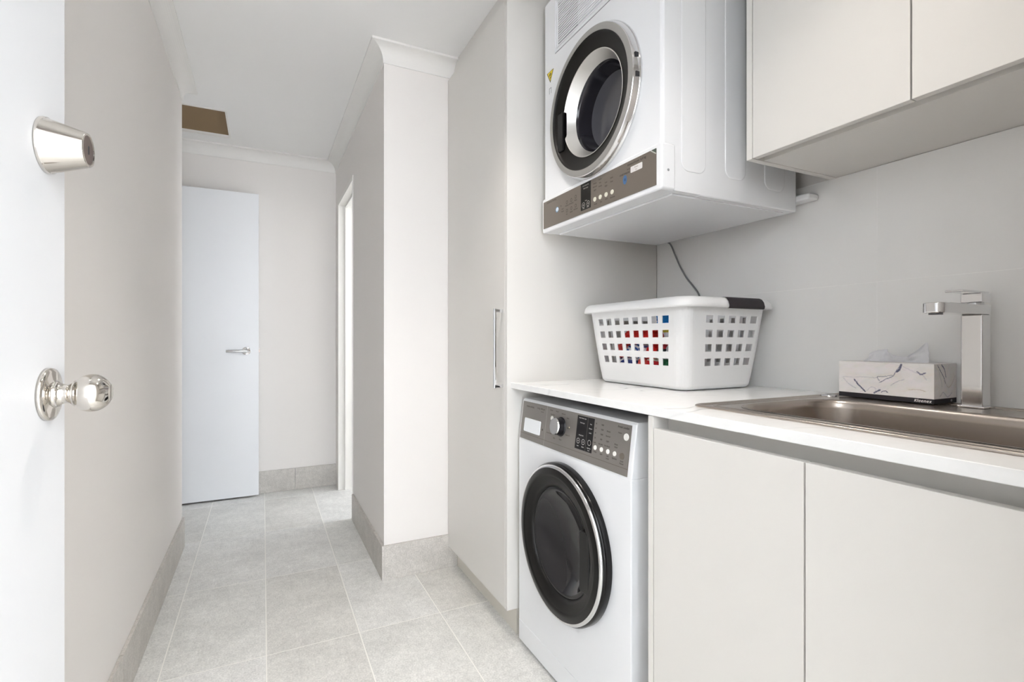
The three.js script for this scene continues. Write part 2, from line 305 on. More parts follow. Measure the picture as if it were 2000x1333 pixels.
// ---------------------------------------------------------------- base cabinet, worktop, sink
const BT = 0.9, BX = 0.783, BEND = 0.143;
{
  const X = 0.785, PD = 0.895;
  const t = thing('base_cabinet', 'pale grey two-door cabinet under the sink', 'cabinet', [1.1, 0, 0.5]);
  part('side_panel', rbox(X, RW, 0, BT - 0.021, PD - 0.016, PD, 0.001), M.cabinet, t);
  part('carcass', [box(X + 0.02, RW, 0.1, 0.72, BEND, PD - 0.0165)], M.cabinetInside, t);
  part('finger_rail', [box(X + 0.045, X + 0.06, 0.72, BT - 0.021, BEND, PD - 0.0165), box(X + 0.02, X + 0.045, 0.795, 0.81, BEND, PD - 0.0165)], M.cabinet, t, 'recessed finger-pull channel under the worktop');
  part('kickboard', box(X + 0.04, X + 0.056, 0, 0.1, BEND, PD - 0.0165), M.kick, t);
  part('door', rbox(X, X + 0.018, 0.102, 0.852, 0.5265, PD - 0.0185, 0.001), M.cabinet, t);
  part('door', rbox(X, X + 0.018, 0.102, 0.852, 0.172, 0.5235, 0.001), M.cabinet, t);
  part('end_filler', box(X, X + 0.018, 0, BT - 0.021, BEND, 0.17), M.cabinet, t);
}
const SX0 = 0.872, SX1 = 1.43, SD0 = -0.0, SD1 = 0.852;        // outline of the sink
const SNK = { x0: 0.872, x1: 1.43, d0: 0.16, d1: 0.852 };
const BWL = { x0: 0.922, x1: 1.268, d0: 0.215, d1: 0.792, r: 0.085 };
{
  const t = thing('worktop', 'white engineered stone worktop with faint veins, over the washing machine and sink cabinet', 'worktop', [1.1, BT - 0.02, 0.8]);
  // slab with the cut-out for the bowl, drawn in (x, d)
  const s = new THREE.Shape(); s.moveTo(BX, BEND); s.lineTo(RW - 0.0005, BEND); s.lineTo(RW - 0.0005, 1.5995); s.lineTo(BX, 1.5995); s.closePath();
  const h = new THREE.Path(); const m = 0.015; h.moveTo(BWL.x0 - m, BWL.d0 - m); h.lineTo(BWL.x0 - m, BWL.d1 + m); h.lineTo(BWL.x1 + m, BWL.d1 + m); h.lineTo(BWL.x1 + m, BWL.d0 - m); h.closePath(); s.holes.push(h);
  const g = new THREE.ExtrudeGeometry(s, { depth: 0.018, bevelEnabled: true, bevelThickness: 0.001, bevelSize: 0.001, bevelOffset: -0.001, bevelSegments: 1 });
  g.rotateX(-Math.PI / 2); g.translate(0, BT - 0.019, 0);
  part('slab', uvMetres(g), M.quartz, t);
}
{
  const t = thing('kitchen_sink', 'brushed stainless steel inset sink with one deep rounded bowl', 'sink', [1.15, BT, 0.5]);
  const Y = BT + 0.0045, cx = (BWL.x0 + BWL.x1) / 2, cd = (BWL.d0 + BWL.d1) / 2, w = BWL.x1 - BWL.x0, l = BWL.d1 - BWL.d0;
  const outline = (inset, r, N = 8) => {     // rounded rectangle of the bowl, shrunk by inset, as plan points
    const pts = [], a = w / 2 - inset, b = l / 2 - inset;
    for (const [sx, sd, a0] of [[1, 1, 0], [-1, 1, 90], [-1, -1, 180], [1, -1, 270]]) for (let i = 0; i <= N; i++) { const q = THREE.MathUtils.degToRad(a0 + (90 * i) / N); pts.push([cx + sx * (a - r) + r * Math.cos(q), cd + sd * (b - r) + r * Math.sin(q)]); }
    return pts;
  };
  // deck: outer rim bead, shallow pressed step, then the bowl opening
  const deckShape = roundedRect(SNK.x1 - SNK.x0 - 0.012, SNK.d1 - SNK.d0 - 0.012, 0.012), hole = new THREE.Path();
  const ocx = (SNK.x0 + SNK.x1) / 2, ocd = (SNK.d0 + SNK.d1) / 2, op = outline(-0.004, BWL.r + 0.004);
  op.forEach(([x, d], i) => (i ? hole.lineTo(x - ocx, d - ocd) : hole.moveTo(x - ocx, d - ocd))); hole.closePath(); deckShape.holes.push(hole);
  const deck = new THREE.ExtrudeGeometry(deckShape, { depth: 0.0012, bevelEnabled: false, curveSegments: 8 }); deck.rotateX(-Math.PI / 2); deck.translate(ocx, Y - 0.0028, -ocd);
  const bead = []; for (const f of [0, 1]) bead.push(f);
  const rimPts = roundedRect(SNK.x1 - SNK.x0 - 0.014, SNK.d1 - SNK.d0 - 0.014, 0.014).getPoints(6).map((p) => new THREE.Vector3(p.x + ocx, 0, -(p.y + ocd)));
  const rim = new THREE.TubeGeometry(new THREE.CatmullRomCurve3(rimPts.filter((p, i) => i === 0 || p.distanceTo(rimPts[i - 1]) > 1e-5), true, 'catmullrom', 0.02), 240, 0.007, 8, true); rim.scale(1, 0.55, 1); rim.translate(0, Y - 0.0025, 0);
  const stepPts = roundedRect(SNK.x1 - SNK.x0 - 0.06, SNK.d1 - SNK.d0 - 0.06, 0.02).getPoints(6).map((p) => new THREE.Vector3(p.x + ocx, 0, -(p.y + ocd)));
  const step = new THREE.TubeGeometry(new THREE.CatmullRomCurve3(stepPts.filter((p, i) => i === 0 || p.distanceTo(stepPts[i - 1]) > 1e-5), true, 'catmullrom', 0.02), 240, 0.004, 6, true); step.scale(1, 0.4, 1); step.translate(0, Y - 0.0017, 0);
  part('deck', [uvMetres(deck), rim, step], M.steelDeck, t);
  // bowl: rolled edge, straight sides, rounded foot, flat bottom
  const levels = [[-0.006, 0.0018 - 0.0028], [-0.003, 0.0018 - 0.002], [0, -0.0035], [0.003, -0.009], [0.005, -0.02], [0.012, -0.13], [0.018, -0.15], [0.035, -0.168], [0.06, -0.174], [0.14, -0.178]];
  const rings = levels.map(([ins, y]) => outline(ins, Math.max(0.02, BWL.r - Math.max(0, ins) * 0.5), 10).map(([x, d]) => [x, Y + y, -d]));
  const pos = [], idx = [], N = rings[0].length;
  rings.forEach((r) => r.forEach((p) => pos.push(...p)));
  for (let j = 0; j + 1 < rings.length; j++) for (let i = 0; i < N; i++) { const a = j * N + i, b = j * N + ((i + 1) % N), c = a + N, e = b + N; idx.push(a, b, c, b, e, c); }
  const last = (rings.length - 1) * N; pos.push(cx, Y - 0.18, -cd); for (let i = 0; i < N; i++) idx.push(last + i, last + ((i + 1) % N), rings.length * N);
  const bg = new THREE.BufferGeometry(); bg.setAttribute('position', new THREE.Float32BufferAttribute(pos, 3)); bg.setIndex(idx); bg.computeVertexNormals(); bg.setAttribute('uv', new THREE.Float32BufferAttribute(new Float32Array(pos.length / 3 * 2), 2));
  const steelTwo = M.steel.clone(); steelTwo.side = THREE.DoubleSide;
  part('bowl', bg, steelTwo, t);
  part('drain', latheDir([[0.045, 0], [0.043, 0.003], [0.036, 0.003], [0.034, 0.001], [0, 0.001]], new THREE.Vector3(cx, Y - 0.179, -cd), new THREE.Vector3(0, 1, 0)), M.chromeSoft, t);
  part('hole_plug', latheDir([[0.019, -0.001], [0.0185, 0.002], [0.016, 0.0032], [0.006, 0.0028], [0.005, 0.0036], [0, 0.0036]], new THREE.Vector3(1.335, Y - 0.001, -0.825), new THREE.Vector3(0, 1, 0), 32), M.chromeSoft, t, 'round steel cap over the spare tap hole');
}
// ---------------------------------------------------------------- mixer tap
{
  const Y = BT + 0.0035, X0 = 1.374, X1 = 1.412, D0 = 0.524, D1 = 0.562, DC = 0.543;
  const t = thing('mixer_tap', 'tall square chrome mixer tap with a flat lever', 'tap', [1.39, Y, DC]);
  part('base_plate', rbox(X0 - 0.005, X1 + 0.006, Y, Y + 0.004, D0 - 0.005, D1 + 0.005, 0.0015), M.chrome, t);
  part('column', rbox(X0, X1, Y + 0.003, 1.105, D0, D1, 0.003, 3), M.chrome, t);
  part('spout', (() => { const s = new THREE.Shape(), a = D0 - 0.0005, b = D1 + 0.0005, e = 1.21, q = 0.014; s.moveTo(X1 + 0.001, a); s.lineTo(X1 + 0.001, b); s.lineTo(e + q, b); s.absarc(e + q, b - q, q, Math.PI / 2, Math.PI, false); s.lineTo(e, a + q); s.absarc(e + q, a + q, q, Math.PI, Math.PI * 1.5, false); s.closePath();
    const g = new THREE.ExtrudeGeometry(s, { depth: 0.017, bevelEnabled: true, bevelThickness: 0.002, bevelSize: 0.002, bevelOffset: -0.002, bevelSegments: 3, curveSegments: 12 }); g.rotateX(-Math.PI / 2); g.translate(0, 1.107, 0); return uvMetres(g); })(), M.chrome, t);
  part('aerator', latheDir([[0, -0.004], [0.0115, -0.004], [0.0115, 0.0], [0, 0.0]], new THREE.Vector3(1.228, 1.1055, -DC), new THREE.Vector3(0, 1, 0), 24), M.applianceDark, t);
  const h = part('lever_body', rbox(X0 - 0.001, X1 + 0.001, 1.1305, 1.151, D0, D1, 0.002), M.chrome, t);
  part('lever', rbox(1.3, X1 + 0.0012, 1.1505, 1.155, D0 + 0.003, D1 - 0.003, 0.0015), M.chrome, h);
  part('neck', latheDir([[0.014, -0.001], [0.014, 0.005]], new THREE.Vector3((X0 + X1) / 2, 1.127, -DC), new THREE.Vector3(0, 1, 0), 24), M.chromeSoft, t);
}
// ---------------------------------------------------------------- tissue box
{
  const X0 = 1.346, X1 = 1.444, D0 = 0.598, D1 = 0.806, Y0 = BT + 0.0055, Y1 = Y0 + 0.09;
  const t = thing('tissue_box', 'marble-print tissue box with a black base band beside the tap', 'tissue box', [(X0 + X1) / 2, Y0, (D0 + D1) / 2]);
  const rv = (() => { let s = 41; return () => { s = (s * 1664525 + 1013904223) >>> 0; return s / 4294967296; }; })();
  const W = 1024, H = 448;
  const marble = (label, veins) => canvasTexture(W, H, (c) => {
    c.fillStyle = '#f8f4f2'; c.fillRect(0, 0, W, H);
    for (let k = 0; k < 260; k++) { c.fillStyle = ['rgba(234,216,206,0.06)', 'rgba(250,249,251,0.09)', 'rgba(210,208,220,0.05)'][k % 3]; c.beginPath(); c.ellipse(rv() * W, rv() * H, 30 + rv() * 90, 10 + rv() * 36, rv() * 0.8 - 0.6, 0, 7); c.fill(); }
    for (const [pts, wid, col] of veins) {         // each vein is a broken, wandering stroke of changing width with faint side branches
      const line = new THREE.CatmullRomCurve3(pts.map(([x, y]) => new THREE.Vector3(x * W, y * H, 0))), n = 46;
      c.strokeStyle = col; c.lineCap = 'round';
      for (let pass = 0; pass < 4; pass++) for (let i = 0; i < n; i++) {
        const p = line.getPoint(i / n), q = line.getPoint((i + 1) / n), w = (t, k) => 13 * noise.noise(t * 0.045 + pts[0][0] * 9, k + pass * 1.7, pts[0][1] * 7);
        c.globalAlpha = (pass ? 0.22 : 0.75) * (0.45 + 0.55 * Math.abs(noise.noise(i * 0.31, pass * 3 + pts[0][1] * 11, 4)) * 1.6);
        c.lineWidth = Math.max(1, wid * (pass ? 1.5 : 0.75) * (0.5 + 0.9 * Math.abs(noise.noise(i * 0.19, pts[0][0] * 13, pass))));
        c.beginPath(); c.moveTo(p.x + w(i * 9, 1), p.y + w(i * 9, 5)); c.lineTo(q.x + w(i * 9 + 9, 1), q.y + w(i * 9 + 9, 5)); c.stroke();
        if (pass === 3 && rv() < 0.12) { c.globalAlpha = 0.2; c.lineWidth = 1.5; c.beginPath(); c.moveTo(p.x, p.y); c.quadraticCurveTo(p.x + (rv() - 0.5) * 60, p.y + (rv() - 0.5) * 40, p.x + (rv() - 0.5) * 140, p.y + (rv() - 0.5) * 90); c.stroke(); }
      }
    }
    c.globalAlpha = 1; c.fillStyle = '#1d1b22'; c.fillRect(0, H * 0.875, W, H * 0.125);
    c.fillStyle = '#f4f2f0'; c.font = 'italic bold 44px sans-serif'; c.textAlign = 'right'; c.textBaseline = 'middle';
    if (label) { c.fillText('Kleenex', W * 0.975, H * 0.937); } else { c.fillStyle = '#9b989c'; c.beginPath(); c.ellipse(W * 0.77, H * 0.937, 44, 15, 0, 0, 7); c.fill(); }
  });
  const ink = '#53546e', pale = '#a8a6b4', warm = '#b9a48f';
  const front = marble(true, [
    [[[0.04, 0.45], [0.16, 0.44], [0.3, 0.42], [0.44, 0.42]], 3, pale], [[[0.46, 0.55], [0.53, 0.44], [0.6, 0.36], [0.64, 0.2], [0.69, 0.03]], 7, ink], [[[0.64, 0.24], [0.67, 0.16], [0.69, 0.03]], 13, ink],
    [[[0.18, 0.5], [0.22, 0.62], [0.27, 0.74], [0.31, 0.83]], 11, ink], [[[0.05, 0.48], [0.13, 0.66], [0.2, 0.75]], 3, pale], [[[0.46, 0.5], [0.44, 0.4], [0.5, 0.38], [0.6, 0.33]], 4, ink],
    [[[0.4, 0.84], [0.44, 0.78], [0.47, 0.74]], 9, ink], [[[0.48, 0.8], [0.52, 0.76], [0.55, 0.8]], 4, ink], [[[0.84, 0.2], [0.88, 0.27], [0.92, 0.22]], 8, '#6d6d86'], [[[0.7, 0.08], [0.82, 0.22], [0.9, 0.3], [0.93, 0.4]], 3, pale], [[[0.58, 0.6], [0.64, 0.5], [0.72, 0.42]], 3, pale], [[[0.76, 0.68], [0.86, 0.66], [0.92, 0.69]], 3, warm], [[[0.32, 0.8], [0.38, 0.68], [0.42, 0.72], [0.41, 0.86]], 3, pale]]);
  const side = marble(false, [[[[0.15, 0.03], [0.3, 0.2], [0.42, 0.34], [0.5, 0.5]], 12, ink], [[[0.32, 0.02], [0.45, 0.14], [0.52, 0.34]], 16, '#6d6d86'], [[[0.5, 0.45], [0.62, 0.6], [0.8, 0.5], [0.95, 0.3]], 5, warm], [[[0.25, 0.82], [0.4, 0.72], [0.6, 0.84], [0.8, 0.74]], 8, pale], [[[0.2, 0.15], [0.3, 0.4], [0.35, 0.6]], 5, pale]]);
  const geo = new THREE.BoxGeometry(X1 - X0, Y1 - Y0, D1 - D0); geo.translate((X0 + X1) / 2, (Y0 + Y1) / 2, -(D0 + D1) / 2);
  const mat = (map) => new THREE.MeshPhysicalMaterial({ map, roughness: 0.5 });
  const topMat = std('#f8f4f2', 0.5), mf = mat(front), ms = mat(side);
  geo.translate(-t.position.x, -t.position.y, -t.position.z);
  const carton = new THREE.Mesh(geo, [mf, mf, topMat, topMat, ms, ms]); carton.name = 'carton'; carton.castShadow = carton.receiveShadow = true; t.add(carton);
  // opening film
  part('opening_film', (() => { const s = new THREE.Shape(); s.absellipse(0, 0, 0.07, 0.022, 0, 7, false); const g = new THREE.ExtrudeGeometry(s, { depth: 0.0006, bevelEnabled: false, curveSegments: 32 }); g.rotateX(-Math.PI / 2); g.rotateY(Math.PI / 2); g.translate((X0 + X1) / 2, Y1 + 0.0002, -(D0 + D1) / 2); return g; })(), std('#d9dade', 0.25), t);
  // crumpled tissue standing out of the slot: a folded sheet
  const NU = 60, NV = 16, pos = [], idx = [];
  for (let j = 0; j <= NV; j++) for (let i = 0; i <= NU; i++) {
    const u = i / NU, v = j / NV, d = 0.775 - u * 0.145;
    const top = 0.017 + 0.005 * Math.sin(u * 9) + 0.026 * Math.exp(-(((u - 0.9) / 0.11) ** 2)) + 0.012 * Math.exp(-(((u - 0.32) / 0.15) ** 2)) - 0.012 * Math.exp(-(((u - 0.02) / 0.08) ** 2));
    const fold = 0.012 * v * Math.sin(u * 21 + v * 2.2) + 0.006 * noise.noise(u * 9, v * 3, 2) + 0.012 * (v - 0.3) * Math.cos(u * 6);
    pos.push(1.395 + fold, Y1 + 0.0005 + v * Math.max(0.004, top), -(d - 0.012 * v * Math.sin(u * 3.1)));
  }
  for (let j = 0; j < NV; j++) for (let i = 0; i < NU; i++) { const a = j * (NU + 1) + i, b = a + 1, c = a + NU + 1, e = c + 1; idx.push(a, b, c, b, e, c); }
  const g = new THREE.BufferGeometry(); g.setAttribute('position', new THREE.Float32BufferAttribute(pos, 3)); g.setIndex(idx); g.computeVertexNormals();
  part('tissue', g, M.tissue, t, 'crumpled white tissue standing out of the slot');
}

// ---------------------------------------------------------------- wall tiles behind the worktop
{
  const t = thing('wall_splashback', 'pale 300 by 600 wall tiles above the worktop', 'wall', [RW, BT, 0.8], 'structure');
  part('grout_bed', box(RW + 0.0003, RW + 0.0078, BT - 0.02, 1.507, BEND, 1.5995), M.wallGrout, t);
  const js = [BEND, 0.165, 0.771, 1.377, 1.5995], g = 0.0009;
  for (const [y0, y1] of [[BT + 0.0005, 1.203], [1.203, 1.507]]) for (let i = 0; i + 1 < js.length; i++) part('tile', rbox(RW, RW + 0.0075, y0 + g, y1 - g, js[i] + g, js[i + 1] - g, 0.0007, 1), M.wallTile, t);
}
// ---------------------------------------------------------------- wall cupboard
{
  const X = 1.104, Y0 = 1.506, PD = 0.892;
  const t = thing('wall_cupboard', 'pale handleless wall cupboard above the sink', 'cupboard', [1.28, Y0, 0.5]);
  part('side_panel', rbox(X, RW + 0.006, Y0, C - 0.001, PD - 0.0165, PD, 0.001), M.cabinet, t);
  part('carcass', [box(X + 0.045, RW + 0.006, Y0 + 0.002, C - 0.001, BEND, PD - 0.017), box(X + 0.02, X + 0.045, Y0 + 0.022, C - 0.001, BEND, PD - 0.017)], M.cabinet, t);
  part('door', rbox(X, X + 0.018, Y0 + 0.001, C - 0.004, 0.529, PD - 0.0185, 0.001), M.cabinet, t);
  part('door', rbox(X, X + 0.018, Y0 + 0.001, C - 0.004, 0.182, 0.526, 0.001), M.cabinet, t);
  part('end_filler', box(X, X + 0.018, Y0 + 0.001, C - 0.004, BEND, 0.179), M.cabinet, t);
}

// ---------------------------------------------------------------- printed control panels
const W1 = { w: 0.59, h: 0.128 }, PXM = 3000;       // pixels per metre of the print
function panelPrint(w, h, base, draw) { return canvasTexture(Math.round(w * PXM), Math.round(h * PXM), (c, W, H) => { c.fillStyle = base; c.fillRect(0, 0, W, H); c.textBaseline = 'middle'; c.textAlign = 'center'; draw(c, (m) => m * PXM); }); }
const smallText = (c, p, list, size = 0.0048, col = '#2c2724', font = 'bold') => { c.fillStyle = col; for (const [s, x, y, k] of list) { c.font = font + ' ' + Math.round(p(size * (k ?? 1))) + 'px sans-serif'; c.fillText(s, p(x), p(y)); } };

// ---------------------------------------------------------------- washing machine
{
  const D0 = 0.972, D1 = 1.572, X = 0.8, XB = 1.39, TOP = 0.847;
  const t = thing('washing_machine', 'white front-loading washing machine with a large black round door', 'washing machine', [1.1, 0, 1.272]);
  // body profile in (x, y): vertical front, slanted panel, flat top
  const prof = new THREE.Shape(); prof.moveTo(X, 0.012); prof.lineTo(X, 0.71); prof.lineTo(0.8165, 0.84); prof.lineTo(0.8225, TOP); prof.lineTo(XB, TOP); prof.lineTo(XB, 0.012); prof.closePath();
  const bodyG = (() => {
    // hollow behind the door: front part is a plate with a round hole, the rest a block
    const front = roundedRect(D1 - D0, 0.7, 0.004); const h = new THREE.Path(); h.absarc(0, 0.457 - 0.36, 0.185, 0, Math.PI * 2, true); front.holes.push(h);
    const plate = faceX(front, X + 0.16, 0.36, (D0 + D1) / 2, 0.16, 0.003, 64);
    const back = box(X + 0.16, XB, 0.012, 0.71, D0, D1);
    const upper = new THREE.Shape(); upper.moveTo(X + 0.0005, 0.7085); upper.lineTo(0.8175, 0.842); upper.lineTo(0.823, TOP); upper.lineTo(XB, TOP); upper.lineTo(XB, 0.7085); upper.closePath();
    const ug = new THREE.ExtrudeGeometry(upper, { depth: D1 - D0 - 0.006, bevelEnabled: true, bevelThickness: 0.003, bevelSize: 0.003, bevelOffset: -0.003, bevelSegments: 2 }); ug.translate(0, 0, -D1 + 0.003);
    return [plate, back, uvMetres(ug)];
  })();
  part('body', bodyG, M.appliance, t);
  part('side_panel', (() => { const s = roundedRect(0.5, 0.64, 0.02); const g = new THREE.ExtrudeGeometry(s, { depth: 0.002, bevelEnabled: true, bevelThickness: 0.002, bevelSize: 0.002, bevelSegments: 2 }); g.translate(1.12, 0.4, -D0 - 0.001); return uvMetres(g); })(), M.appliance, t);
  part('lower_flap', rbox(X - 0.0015, X + 0.01, 0.014, 0.082, D0 + 0.004, D1 - 0.004, 0.0012), M.appliance, t);
  for (const [x, d] of [[0.86, D0 + 0.05], [0.86, D1 - 0.05], [1.33, D0 + 0.05], [1.33, D1 - 0.05]]) part('foot', latheDir([[0, 0], [0.02, 0], [0.02, 0.008], [0.008, 0.009], [0.008, 0.013]], new THREE.Vector3(x, 0.0, -d), new THREE.Vector3(0, 1, 0), 20), M.rubber, t);
  // slanted panel plate: origin at its top far corner, s towards the camera, q down
  const w = 0.574, h = 0.126, far = D1 - 0.01, slope = Math.atan2(0.0165, 0.128);
  const print = panelPrint(w, h, '#8b8682', (c, p) => {
    smallText(c, p, [['FISHER & PAYKEL', 0.052, 0.015, 1]], 0.0068, '#3a302d');
    smallText(c, p, [['8.0 kg  1400 rpm', 0.125, 0.0135], ['Inverter', 0.135, 0.0225, 0.7]], 0.0062, '#4a413c');
    c.fillStyle = '#1a181b'; c.fillRect(p(0.338), p(0.005), p(0.083), p(0.094)); c.strokeStyle = '#8b8580'; c.lineWidth = 3; c.beginPath(); c.moveTo(p(0.39), p(0.006)); c.lineTo(p(0.39), p(0.098)); c.stroke();
    smallText(c, p, [['Wash  Rinse  Spin', 0.364, 0.011, 0.75], ['Time to go', 0.364, 0.024, 0.8], ['Pre', 0.406, 0.022, 0.9], ['Rinse+', 0.406, 0.034, 0.9], ['Lock', 0.406, 0.046, 0.9], ['Delay Start', 0.364, 0.059, 0.8], ['Less', 0.352, 0.09, 0.85], ['More', 0.377, 0.09, 0.85], ['Options', 0.406, 0.088, 0.85], ['Lock', 0.406, 0.094, 0.8]], 0.0056, '#e9e7e4', 'bold');
    c.strokeStyle = '#e9e7e4'; c.lineWidth = 4; for (const [x, y] of [[0.352, 0.076], [0.377, 0.076], [0.406, 0.073]]) { c.beginPath(); c.arc(p(x), p(y), p(0.0072), 0, 7); c.stroke(); } c.fillStyle = '#e9e7e4'; for (const x of [0.352, 0.377]) { c.beginPath(); c.arc(p(x), p(0.076), p(0.0018), 0, 7); c.fill(); }
    const L = []; for (const [x, words] of [[0.43, ['90', '60', '40', '30', 'Cold']], [0.458, ['1400', '1200', '1000', '600', 'No Spin']], [0.486, ['Heavy', 'Normal', 'Light', 'Pre Wash']]]) words.forEach((s, i) => L.push([s, x, 0.016 + i * 0.0128 + (words.length < 5 ? 0.0128 : 0)]));
    L.push(['Temp', 0.436, 0.091], ['Spin', 0.464, 0.092], ['Soil', 0.492, 0.092], ['Level', 0.492, 0.098, 0.9], ['Options', 0.52, 0.092], ['Start', 0.55, 0.093], ['Pause', 0.55, 0.099], ['Rinse', 0.522, 0.056], ['Hold', 0.522, 0.063], ['Power', 0.533, 0.0245, 0.9]);
    smallText(c, p, L, 0.0054, '#3c3430');
    smallText(c, p, [['Front Loader', 0.545, 0.0095, 1]], 0.0072, '#2e2826');
    const ring = [['Cotton', 0.19, 0.0095], ['Heavy', 0.225, 0.0095], ['Delicate', 0.262, 0.0125], ['Wool', 0.288, 0.022], ['Sports', 0.296, 0.05], ['Quick 15', 0.295, 0.071], ['Rinse', 0.258, 0.09], ['Spin', 0.222, 0.091], ['Drum Clean', 0.19, 0.081], ['Easy Iron', 0.2, 0.022]]; smallText(c, p, ring, 0.0054, '#4a403b');
    c.fillStyle = '#c9c4bd'; c.fillRect(p(0.1635), 0, 3, p(h)); 
    c.fillStyle = '#6f6760'; c.fillRect(0, p(h - 0.019), p(w), 4);
    c.fillStyle = '#48413c'; c.beginPath(); c.arc(p(0.147), p(0.078), p(0.0035), 0, 7); c.fill();
    c.fillStyle = '#f2e9cf'; c.beginPath(); c.arc(p(0.3), p(0.047), p(0.0025), 0, 7); c.fill();
  });
  const frame = new THREE.Group(); frame.name = 'control_panel'; t.add(frame); 
  const at = new THREE.Matrix4().makeBasis(new THREE.Vector3(0, 0, 1), new THREE.Vector3(Math.sin(slope), Math.cos(slope), 0), new THREE.Vector3(-Math.cos(slope), Math.sin(slope), 0)).setPosition(0.8168, 0.8385, -far);
  t.updateMatrixWorld(); frame.matrixAutoUpdate = true; new THREE.Matrix4().copy(t.matrixWorld).invert().multiply(at).decompose(frame.position, frame.quaternion, frame.scale); frame.updateMatrixWorld();
  const local = (name, geo, mat, label) => { const m = new THREE.Mesh(geo, mat); m.name = name; m.castShadow = m.receiveShadow = true; frame.add(m); if (label) m.userData.label = label; return m; };
  const plate = new THREE.BoxGeometry(w, h, 0.002); plate.translate(w / 2, -h / 2, 0.0009);
  const faceMat = new THREE.MeshPhysicalMaterial({ map: print, roughness: 0.38, metalness: 0.45 });
  const plateM = new THREE.Mesh(plate, [M.panelGrey, M.panelGrey, M.panelGrey, M.panelGrey, faceMat, M.panelGrey]); plateM.name = 'fascia'; plateM.userData.label = 'grey metallic fascia with printed programme names'; plateM.castShadow = plateM.receiveShadow = true; frame.add(plateM);
  const disc = (r, th, x, y, z = 0.0019) => { const g = new THREE.CylinderGeometry(r * 0.93, r, th, 32); g.rotateX(Math.PI / 2); g.translate(x, -y, z + th / 2); return g; };
  const btn = std('#f2f0ea', 0.4);
  for (const [x, y] of [[0.436, 0.08], [0.464, 0.08], [0.492, 0.08], [0.52, 0.08]]) local('button', disc(0.0062, 0.002, x, y), btn);
  local('button', disc(0.0092, 0.002, 0.559, 0.031), btn, 'power button'); local('button', disc(0.0088, 0.0015, 0.549, 0.08), M.panelGrey, 'start button'); local('button', disc(0.0075, 0.002, 0.2, 0.034), btn);
  local('dial', join([disc(0.0295, 0.0035, 0.253, 0.052), disc(0.0262, 0.021, 0.253, 0.052)]), M.plasticBlack, 'black programme dial'); local('dial_cap', join([disc(0.0257, 0.004, 0.253, 0.052, 0.0228)]), M.chromeSoft, 'brushed metal face of the dial');
  local('drawer_pull', (() => { const s = roundedRect(0.108, 0.044, 0.004); const g = new THREE.ExtrudeGeometry(s, { depth: 0.0012, bevelEnabled: true, bevelThickness: 0.0008, bevelSize: 0.0008, bevelSegments: 2 }); g.translate(0.079, -0.077, 0.0018); return g; })(), std('#eceff2', 0.3), 'white detergent drawer pull');
  // door: ring, chrome line, glass bowl
  const dy = 0.457, dd = 1.2725, R = 0.229;
  const door = part('door', latheX([[0.186, -0.002], [R - 0.004, -0.002], [R, 0.002], [R, 0.018], [R - 0.004, 0.0245], [R - 0.007, 0.0255]], X, dy, dd, 96), M.glossBlack, t, 'glossy black round door');
  part('door_trim', latheX([[R - 0.0065, 0.0255], [R - 0.006, 0.029], [R - 0.0095, 0.0325], [R - 0.0145, 0.0335], [R - 0.015, 0.031]], X, dy, dd, 96), M.chrome, door, 'thin chrome ring round the door');
  part('door_ring', latheX([[R - 0.0148, 0.031], [R - 0.0152, 0.034], [R - 0.03, 0.036], [R - 0.036, 0.0355], [R - 0.038, 0.033], [R - 0.041, 0.0335], [R - 0.06, 0.029], [R - 0.068, 0.024], [R - 0.0695, 0.018], [R - 0.072, 0.016]], X, dy, dd, 96), std('#121110', 0.34, { specularIntensity: 0.55 }), door);
  part('door_glass', latheX([[R - 0.0718, 0.016], [R - 0.078, 0.019], [R - 0.085, 0.0165], [R - 0.095, 0.008], [R - 0.12, -0.006], [0.06, -0.02], [0, -0.023]], X, dy, dd, 96), std('#252426', 0.08, { specularIntensity: 0.75 }), door, 'dark concave door glass');
  part('door_handle', (() => { const s = roundedRect(0.046, 0.165, 0.008); return faceX(s, X - 0.01, 0.452, 1.13, 0.021, 0.004); })(), std('#060606', 0.5), door, 'black recessed grip at the door edge');
}

